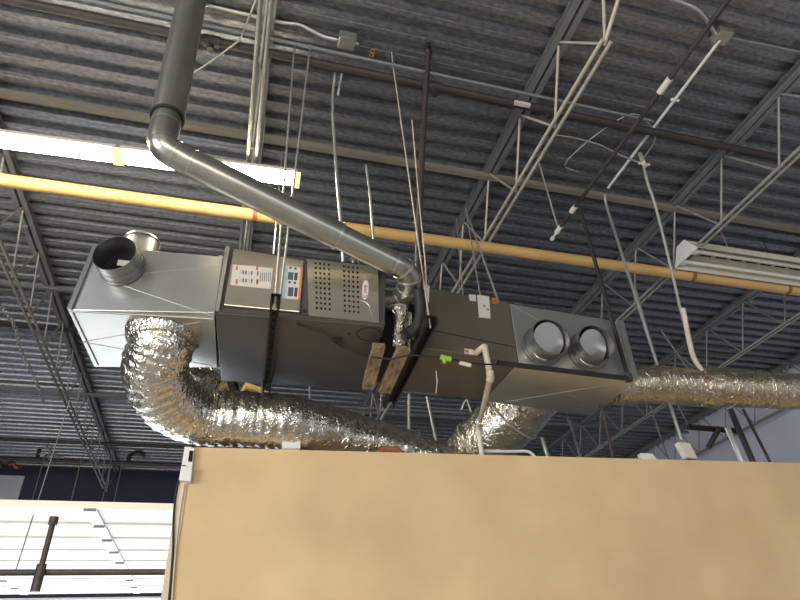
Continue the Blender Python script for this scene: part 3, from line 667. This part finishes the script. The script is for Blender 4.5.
# support channels
def channel(p, q, label, w=.042, h=.04):
    t = empty('strut_channel', (p + q) / 2, label, 'channel', 'slotted channels under the cabinets')
    d = (q - p).normalized(); s = d.cross(V(0, 0, 1)).normalized()
    b = MB(); b.bar(p, q, w, .004, off=(0, h / 2)); b.bar(p, q, .004, h, off=(w / 2, 0)); b.bar(p, q, .004, h, off=(-w / 2, 0)); b.bar(p, q, .008, .004, off=(w / 2 - .004, -h / 2)); b.bar(p, q, .008, .004, off=(-w / 2 + .004, -h / 2))
    b.build('channel', 'black', t)
    n = int((q - p).length / .07)
    for k in range(n):
        a = p + d * (.03 + k * .07); b = MB(); b.bar(a, a + d * .03, .012, .003, off=(0, h / 2 - .004)); b.build('slot', 'steel_dark', t)
    return t
c0 = UP(273.5, 320, .035); c1 = UP(266.5, 392, .035); dd = (c1 - c0).normalized(); c0 = c0 - dd * .20; 
channel(c0, c1 + dd * .02, 'black slotted channel hung under the middle of the furnace')
# rods to that channel
ct = c0 + dd * .03
b = MB(); b.tube([ct + V(0, 0, -.03), V(ct.x - .01, ct.y + .0, 5.2)], .0055, 8); tg = tag(b.build('threaded_rod', 'conduit'), 'bright threaded rod in front of the furnace labels, left of the pair', 'rod', 'rods over the furnace')
b = MB(); b.tube([ct + V(0, 0, .03), ct + V(0, 0, -.045)], .012, 6); b.build('nut', 'galv', tg)
q1 = c0 + dd * .06 + V(.02, 0, 0)
b = MB(); b.tube([q1 + V(0, 0, -.0), V(q1.x + .07, q1.y - .03, 5.2)], .0055, 8); tag(b.build('threaded_rod', 'conduit'), 'bright threaded rod in front of the furnace labels, right of the pair', 'rod', 'rods over the furnace')
q2 = ct + V(.01, .95, 0)
b = MB(); b.tube([V(q2.x, q2.y, 3.1), V(q2.x, q2.y, 5.2)], .0055, 8); tag(b.build('threaded_rod', 'conduit'), 'threaded rod behind the furnace holding the back of its channel', 'rod', 'rods over the furnace')
e0_ = onz(432, 319, 3.22); e1_ = onz(386, 408, 3.02)
e0_ = ond(432, 319, 3.02); e1_ = ond(388, 405, 3.52)
channel(e0_, e1_, 'black slotted channel in the gap between furnace and coil cabinet', .06, .045)
dd2 = (e1_ - e0_).normalized(); tp_ = e0_ + dd2 * .03
b = MB(); b.tube([tp_ + V(0, 0, -.03), onz(393, 65, 5.1), onz(391.5, 52, 5.2)], .0045, 8); tag(b.build('threaded_rod', 'steel_tan'), 'leaning threaded rod from the deck to the gap channel tip', 'rod')
# weathered boards under the gap
def board(p, q, w, th, label):
    b = MB(); b.bar(p, q, w, th); o = b.build('wooden_board', 'wood', bevel=.003); return tag(o, label, 'board', 'boards under the cabinet gap')
board(ond(379, 345, 3.08), ond(368, 387, 3.28), .065, .035, 'weathered wooden board under the right corner of the furnace')
board(ond(404, 348, 3.10), ond(384, 391, 3.32), .070, .035, 'weathered wooden board beside the slotted gap channel')
# wire with green connector
pipething('control_cable', [ond(372, 357, 2.98), ond(390, 359, 2.99), ond(400, 357, 2.99), ond(412, 355, 2.99), ond(430, 357, 3.0), ond(446, 358, 3.02), ond(470, 363, 3.05), ond(500, 365, 3.1)], .005, 'black', 'black control cable sagging across the gap under the coil cabinet', 'cable', n=8)
b = MB(); p = ond(446, 358.3, 3.0); b.tube([p + V(-.028, 0, .004), p + V(.025, 0, -.003)], .014, 12); b.tube([p + V(-.01, 0, 0), p + V(-.01, -.0, -.028)], .010, 10); tag(b.build('green_connector', 'green'), 'lime green connector on the black control cable', 'connector')
b = MB(); p = ond(465, 364, 3.04); b.tube([p + V(-.03, 0, .005), p + V(.03, 0, -.005)], .011, 10); tag(b.build('wire_nut', 'cream'), 'cream cylindrical connector just left of the drain pipe', 'connector')
# condensate drain
a0 = KP(476, 353, .0); a1 = KP(479.5, 350, .045); a2 = KP(484.5, 346.5, .075)
a3 = V(a2.x + .01, a2.y, 0); a3 = onplane(490.5, 377, a2, kn)
a4 = ony(478.5, 428, 3.46); a5 = V(a4.x, a4.y, 2.5)
t = empty('drain_pipe', a2, 'stained white drain pipe bending from the coil cabinet down behind the wall', 'pipe')
b = MB(); b.tube(smooth([a0, a1, a2, a2 + (a3 - a2) * .12], 5), .0165, 14); b.build('upper_elbow', 'pvc', t)
b = MB(); b.tube([a2, a3], .0165, 14); b.build('upper_leg', 'pvc', t)
b = MB(); b.tube([a3 + V(0, 0, .03), a3, a3 + (a4 - a3).normalized() * .05], .021, 14); b.build('elbow', 'pvc', t)
b = MB(); b.tube([a3, a4], .0155, 14); b.build('slant_leg', 'pvc', t)
b = MB(); b.tube([a4 + (a3 - a4).normalized() * .05, a4, a4 + V(0, 0, -.05)], .021, 14); b.build('elbow', 'cream', t)
b = MB(); b.tube([a4, a5], .0165, 14); b.build('lower_leg', 'cream', t)

# ------------------------------------------------------------------ more hangers, conduits, cables
def rod(px0, py0, px1, py1, d0, d1, r, m, label, name='hanger_rod', cat='rod', group=None):
    b = MB(); b.tube([ond(px0, py0, d0), ond(px1, py1, d1)], r, 8); return tag(b.build(name, m), label, cat, group)
def plumb(px, py, z, m, r, label, z2=5.2, name='hanger_rod', cat='rod', group=None, lean=(0, 0)):
    p = onz(px, py, z); b = MB(); b.tube([p, V(p.x + lean[0], p.y + lean[1], z2)], r, 8); return tag(b.build(name, m), label, cat, group)
# rods to the top of the coil cabinet from the tan joist
zk = K0t.z
J = V(1.80, 3.17, 5.15)
for (px, py, lx, lab) in ((462.5, 292, 0, 'pale rod rising from the coil cabinet top, leftmost of three'), (480.5, 296, 1, 'pale rod rising from the coil cabinet top, middle of three'), (499, 300, 2, 'thicker pale rod rising from the coil cabinet top near its corner')):
    p = ony(px, py, 2.95); q = J + V(-.05 + .03 * lx, .0 + .03 * lx, -.02)
    q = onz((457, 466, 467)[lx], (222, 211, 213)[lx], 5.12)
    b = MB(); b.tube([V(p.x, p.y, p.z - .04), q, V(q.x, q.y + .0, 5.16)], (.005, .005, .008)[lx], 8); tag(b.build('hanger_rod', 'conduit'), lab, 'rod', 'rods over the coil cabinet')
pipething('electrical_conduit', [onz(337, 62, 5.15), ond(333, 92, 3.95), ond(333, 120, 3.85), ond(335, 150, 3.75), ond(338, 190, 3.6), ond(341, 225, 3.5), ond(343, 262, 3.45)], .010, 'conduit', 'thin grey conduit dropping to the furnace behind the slanted flue', 'conduit')
pipething('hanger_rod', [ond(366, 165, 3.9), ond(370, 195, 3.8), ond(374, 245, 3.65)], .008, 'conduit', 'short grey rod behind the slanted flue near the perforated door', 'rod', sm=False)
rod(345, 55, 338, 95, 4.2, 4.1, .008, 'white', 'short white pipe piece hanging below the roof junction box')
pipething('support_wire', [onz(256, 0, 5.15), onz(240, 40, 5.05), onz(210, 62, 5.02), onz(192, 74, 5.0)], .006, 'steel_tan', 'thin wire slanting behind the top of the vertical flue', 'wire', sm=False)
pipething('hanger_rod', [ond(644, 168, 4.2), ond(648, 184, 4.17), ond(656, 208, 4.15), ond(671, 268, 4.12), ond(680, 307, 4.1), ond(689, 340, 4.08), ond(694, 358, 4.06), ond(701, 369, 4.02)], .010, 'steel_rod', 'bent grey conduit reaching the tape joint of the right duct', 'conduit')
pipething('electrical_conduit', [ond(683, 308, 4.09), ond(689, 340, 4.06), ond(694, 358, 4.04), ond(702, 371, 4.0)], .017, 'pvc', 'beige sleeve curving onto the tape joint of the right duct', 'conduit')
lp = [onz(640, 163, 5.1), onz(655, 140, 5.12), onz(650, 125, 5.13), onz(634, 114, 5.14), onz(610, 125, 5.14), onz(580, 148, 5.12), onz(565, 165, 5.1), onz(578, 172, 5.1)]
pipething('loose_wire', lp, .005, 'conduit', 'thin loose wire looped below the deck left of the pale conduit', 'wire', n=6)
pipething('loose_wire', [onz(556, 135, 5.1), onz(575, 138, 5.1), onz(600, 145, 5.1), onz(620, 155, 5.1), onz(643, 164, 5.1)], .006, 'steel_tan', 'pale wire running from the tan joist to the wire loop', 'wire', n=6)
b = MB(); p = onz(644, 164, 5.08); b.tube([p + V(0, 0, .12), p + V(0, 0, -.03)], .018, 10); b.tube([p + V(-.05, 0, 0), p + V(.05, 0, 0)], .012, 8); tag(b.build('wire_clamp', 'cream'), 'pale clamp where the wire loop meets the bent conduit', 'clamp')
# horizontal thin conduit seen under the furnace
b = MB(); b.tube([onz(290, 404, 4.9), onz(470, 413, 4.9)], .018, 8); tag(b.build('electrical_conduit', 'steel_grey'), 'thin horizontal conduit far behind, seen below the furnace', 'conduit')
rod(409, 394, 409, 440, 5.0, 5.0, .012, 'white', 'white upright pipe seen below the cabinet gap', 'electrical_conduit', 'conduit')
rod(427, 397, 437, 445, 4.6, 4.4, .013, 'conduit', 'leaning grey pipe behind the wall left of the drain pipe', 'electrical_conduit', 'conduit')
rod(542, 438, 548, 458, 4.2, 4.1, .014, 'conduit', 'short pale pipe rising behind the wall right of the broad duct', 'electrical_conduit', 'conduit')
rod(386, 410, 378, 425, 3.9, 4.0, .010, 'conduit', 'thin bright rod below the end of the gap channel')
rod(382, 412, 372, 428, 4.3, 4.4, .014, 'steel_grey', 'grey bar behind the silver duct below the gap channel')
rod(310, 385, 310, 407, 5.0, 5.0, .012, 'steel_grey', 'short grey rod below the furnace in the background')
pipething('electrical_conduit', [ony(484, 451, 3.48), ony(510, 451.5, 3.48), ony(527, 451.5, 3.48), ony(534, 456, 3.48), ony(536, 461, 3.48)], .010, 'white', 'white curved tube lying behind the top of the wall beside the drain', 'tube')
pipething('loose_wire', [ond(461, 410, 4.0), ond(466, 400, 4.0), ond(469, 406, 3.98), ond(471, 412, 3.95)], .006, 'white', 'small white wire hook left of the drain pipe', 'wire', n=6)
pipething('loose_wire', [ond(475, 422, 3.5), ond(484, 424, 3.5), ond(491, 421, 3.5)], .0045, 'white', 'white tie crossing the drain pipe in front of the broad duct', 'wire', n=6)
pipething('loose_wire', [ond(436, 371, 3.12), ond(437, 382, 3.14), ond(436, 393, 3.2)], .003, 'cream', 'pale hair thin wire hanging below the coil cabinet', 'wire', n=5)
rod(601, 405, 613, 456, 3.75, 3.72, .011, 'steel_dark', 'black rod dropping below the right plenum to the wall top')
rod(570, 420, 580, 457, 5.0, 4.9, .010, 'steel_grey', 'thin rod behind the wall under the two collar plenum')
# joined dark pipes at the lower right
t = empty('black_pipework', ond(736, 445, 5.0), 'black elbowed pipe assembly in front of the pale right wall', 'pipe')
b = MB(); b.tube([ond(688, 427, 5.0), ond(737, 431, 5.0)], .024, 10); b.build('cross_pipe', 'steel_dark', t)
b = MB(); b.tube([ond(720, 427, 4.95), ond(708, 448, 4.95)], .022, 10); b.build('stub_pipe', 'steel_dark', t)
b = MB(); e_ = ond(753, 462, 4.9); b.tube([ond(730, 409, 5.0), e_, V(e_.x, e_.y, 0)], .024, 10); b.build('drop_pipe', 'steel_dark', t)
e_ = ond(742, 462, 4.65); b = MB(); b.tube([ond(727, 427, 4.7), e_, V(e_.x, e_.y, 0)], .021, 10); tag(b.build('electrical_conduit', 'conduit'), 'bright steel pipe end rising behind the wall at right', 'conduit')
rod(743, 409, 770, 462, 5.2, 5.0, .012, 'steel_dark', 'thin black rod right of the black elbowed pipe')
for (a, b_, c, d, e, f, lb) in ((575, 250, 604, 330, 0, 0, ''),):
    pass
for i, (x0r, y0r, x1r, y1r, dd_) in enumerate(((650, 405, 668, 458, 5.4), (678, 405, 690, 428, 5.6), (661, 330, 690, 372, 4.6), (636, 290, 660, 372, 4.8), (567, 416, 582, 458, 5.2))):
    rod(x0r, y0r, x1r, y1r, dd_, dd_, .007, 'steel_grey', ['thin rod between the wall top and the duct, near the pale patch', 'short thin rod right under the long tan duct', 'fine rod behind the bent conduit above the tan duct', 'fine rod left of the conduit drop above the tan duct', 'fine rod behind the wall beside the broad silver duct'][i])
# chain at the left
t = empty('hanging_chain', onz(2, 300, 4.9), 'slack pale chain draped under the deck at the far left', 'chain')
cp = smooth([onz(-6, 300, 4.9), onz(6, 312, 4.9), onz(16, 330, 4.9), onz(20, 350, 4.9), onz(28, 366, 4.9), onz(38, 386, 4.9), onz(44, 404, 4.9)], 5)
for i in range(0, len(cp) - 1):
    a = cp[i]; b2 = cp[i + 1]; dch = (b2 - a).normalized(); sd = dch.cross(V(0, 0, 1)).normalized() if i % 2 else V(0, 0, 1)
    b = MB(); c = (a + b2) / 2; L = (b2 - a).length * .6
    b.tube([c + dch * L * math.cos(k / 8 * 2 * PI) + sd * .022 * math.sin(k / 8 * 2 * PI) for k in range(9)], .006, 5); b.build('link', 'conduit', t)
# rod hanging over open door and bar in front of it
p0 = ony(55, 520, 6.1)
t = empty('sprinkler_drop', onz(50, 572, 3.02), 'dark pipe crossing below the open overhead door with a slanted drop', 'pipe')
YP = 5.55
pa = ony(-60, 574, YP); pb_ = ony(190, 569, YP); ZP = ony(38, 572.5, YP).z
pa = V(XL, YP, ZP); pb_ = V(.3, YP, ZP)
b = MB(); b.tube([pa, pb_], .024, 12); b.build('cross_pipe', 'steel_dark', t)
q = ony(40, 572, YP - .05); z2 = ony(54, 521, YP - .05).z; z3 = ony(35, 586, YP - .05).z
b = MB(); b.tube([V(q.x, q.y, z2), V(q.x, q.y, z3)], .022, 12); b.build('drop_pipe', 'steel_dark', t)
b = MB(); b.tube([V(q.x, q.y, z3 + .05), V(q.x, q.y, z3 - .04)], .036, 12); b.build('head', 'steel_dark', t)
b = MB(); b.tube([V(q.x, q.y, z2 - .03), V(q.x, q.y, z2 + .03)], .034, 12); b.build('cap', 'steel_dark', t)
b = MB(); b.tube([V(q.x, q.y, ZP - .05), V(q.x, q.y, ZP + .05)], .036, 12); b.build('tee', 'steel_dark', t)
rod(70, 400, 15, 573, 5.95, 5.35, .006, 'steel_grey', 'thin wire descending in front of the open overhead door', 'support_wire', 'wire')
t = empty('pipe_bracket', onz(52, 455, 4.8), 'pale metal bracket cluster beside the far sprinkler line', 'bracket')
for i, (x_, y_) in enumerate(((43, 454), (48, 457), (53, 452), (56, 458), (62, 456))):
    p = onz(x_, y_, 4.8); b = MB(); b.tube([p + V(-.05, 0, .03 * (i % 2)), p + V(.04, 0, -.03 * (i % 3))], .015, 8); b.build('clip', 'galv_dark', t)
b = MB(); b.tube(smooth([onz(8, 465, 4.95), onz(12, 462, 5.0), onz(16, 467, 4.95), onz(20, 466, 5.0)]), .03, 8); tag(b.build('pipe_elbow', 'brick'), 'rusty elbow near the far wall at the left edge', 'fitting')

# ------------------------------------------------------------------ things on the cream wall
def WP(px, py, off=0.): return onplane(px, py, W0 - wn * off, wn)
t = empty('wall_sensor', WP(187, 470, 0), 'small white wall device with dark slot at the corner of the cream wall', 'sensor')
def wslab(pts, o0, o1, m, name, par, bevel=0.):
    b = MB(); lo = [WP(x, y, o0) for x, y in pts]; hi = [WP(x, y, o0) - wn * (o1 - o0) for x, y in pts]; b.hexa(lo + hi); return b.build(name, m, par, bevel=bevel)
wslab([(182.5, 468), (192.5, 469), (195, 449.5), (185, 448.5)], .001, .03, 'white', 'reader', t, .003)
wslab([(188, 461.5), (192, 462), (193.6, 451), (189.6, 450.5)], .030, .032, 'void', 'slot', t)
wslab([(179.5, 482.5), (191.5, 484), (193, 469.5), (182, 468.5)], .001, .045, 'white', 'junction_cover', t, .004)
wslab([(181.5, 468.5), (184.5, 468.8), (185.3, 465), (182.5, 465)], .031, .034, 'ink', 'wiring', t)
b = MB(); b.tube([WP(191, 449, .02), WP(195.5, 445, .02)], .006, 6); b.build('lead', 'black', t)
b = MB(); b.tube(smooth([WP(180, 478, .012), WP(176, 492, .01), WP(173.5, 520, .01), WP(173, 550, .01), WP(169, 600, .01), WP(165, 640, .01)]), .0055, 8); tag(b.build('control_cable', 'black'), 'black cable running down the left edge of the cream wall', 'cable')
b = MB(); b.tube(smooth([WP(184.5, 484, .012), WP(182, 500, .008), WP(179, 520, .008), WP(175, 560, .008), WP(172, 600, .008), WP(170, 640, .008)]), .0045, 8); tag(b.build('control_cable', 'pvc'), 'beige cable hanging from the white wall device', 'cable')
# boxes on the wall top
p = WP(291, 447, 0); b = MB(); b.box(V(p.x - .05, p.y - .03, 2.8), V(p.x + .05, p.y + .01, 2.86)); tag(b.build('outlet_box', 'white', bevel=.004), 'small white outlet box on the wall top under the silver duct', 'box')
p = WP(390, 450, -.06); b = MB(); b.tube([V(p.x - .08, p.y, 2.80), V(p.x - .05, p.y, 2.835), V(p.x + .04, p.y, 2.84), V(p.x + .08, p.y, 2.80)], .022, 10); tag(b.build('clay_lump', 'brick'), 'rust red lump lying on the wall top beside the silver duct', 'debris')
p = WP(649, 459, -.03); b = MB(); b.hexa([V(p.x - .05, p.y, 2.8), V(p.x + .07, p.y, 2.8), V(p.x + .07, p.y + .04, 2.8), V(p.x - .05, p.y + .04, 2.8), V(p.x - .05, p.y, 2.85), V(p.x + .04, p.y, 2.85), V(p.x + .04, p.y + .04, 2.85), V(p.x - .05, p.y + .04, 2.85)]); tag(b.build('outlet_box', 'white', bevel=.004), 'small white plate on the wall top left of the beige box light', 'box')

# ------------------------------------------------------------------ light
w = bpy.data.worlds.new('sky'); SC.world = w; w.use_nodes = True
bg = w.node_tree.nodes['Background']; bg.inputs[0].default_value = (.75, .87, 1.0, 1); bg.inputs[1].default_value = 1.6
def area(name, loc, rot, sx, sy, power, col):
    l = bpy.data.lights.new(name, 'AREA'); l.shape = 'RECTANGLE'; l.size = sx; l.size_y = sy; l.energy = power; l.color = col
    o = bpy.data.objects.new(name, l); C.objects.link(o); o.location = loc; o.rotation_euler = rot; return o
# daylight through the overhead doorway (far left) and the storefront behind the viewer; the left fill is added
area('doorway_daylight', (-2.25, YF + .1, 1.65), (math.radians(-90), 0, 0), 4.8, 3.2, 170, (.62, .77, 1.0))
area('window_daylight', (-2.9, YB + .05, 2.15), (math.radians(90), 0, 0), 5.8, 2.4, 240, (1.0, .86, .66))
area('left_wall_fill', (XL + .05, -1.6, 2.2), (0, math.radians(-90), 0), 3.2, 4.0, 420, (.93, .96, 1.0))  # added fill inside the solid left wall, brightens the left deck
sun = bpy.data.lights.new('sun', 'SUN'); sun.energy = 8; sun.angle = math.radians(1); sun.color = (1, .97, .92)
so = bpy.data.objects.new('sun', sun); C.objects.link(so); so.rotation_euler = V(-.10, -1, -.55).to_track_quat('-Z', 'Y').to_euler()
for o in bpy.data.objects:
    if '_o' in o: del o['_o']
vs_ = SC.view_settings; vs_.view_transform = 'Standard'; vs_.look = 'None'; vs_.exposure = 0.35; vs_.gamma = 1; vs_.use_curve_mapping = False
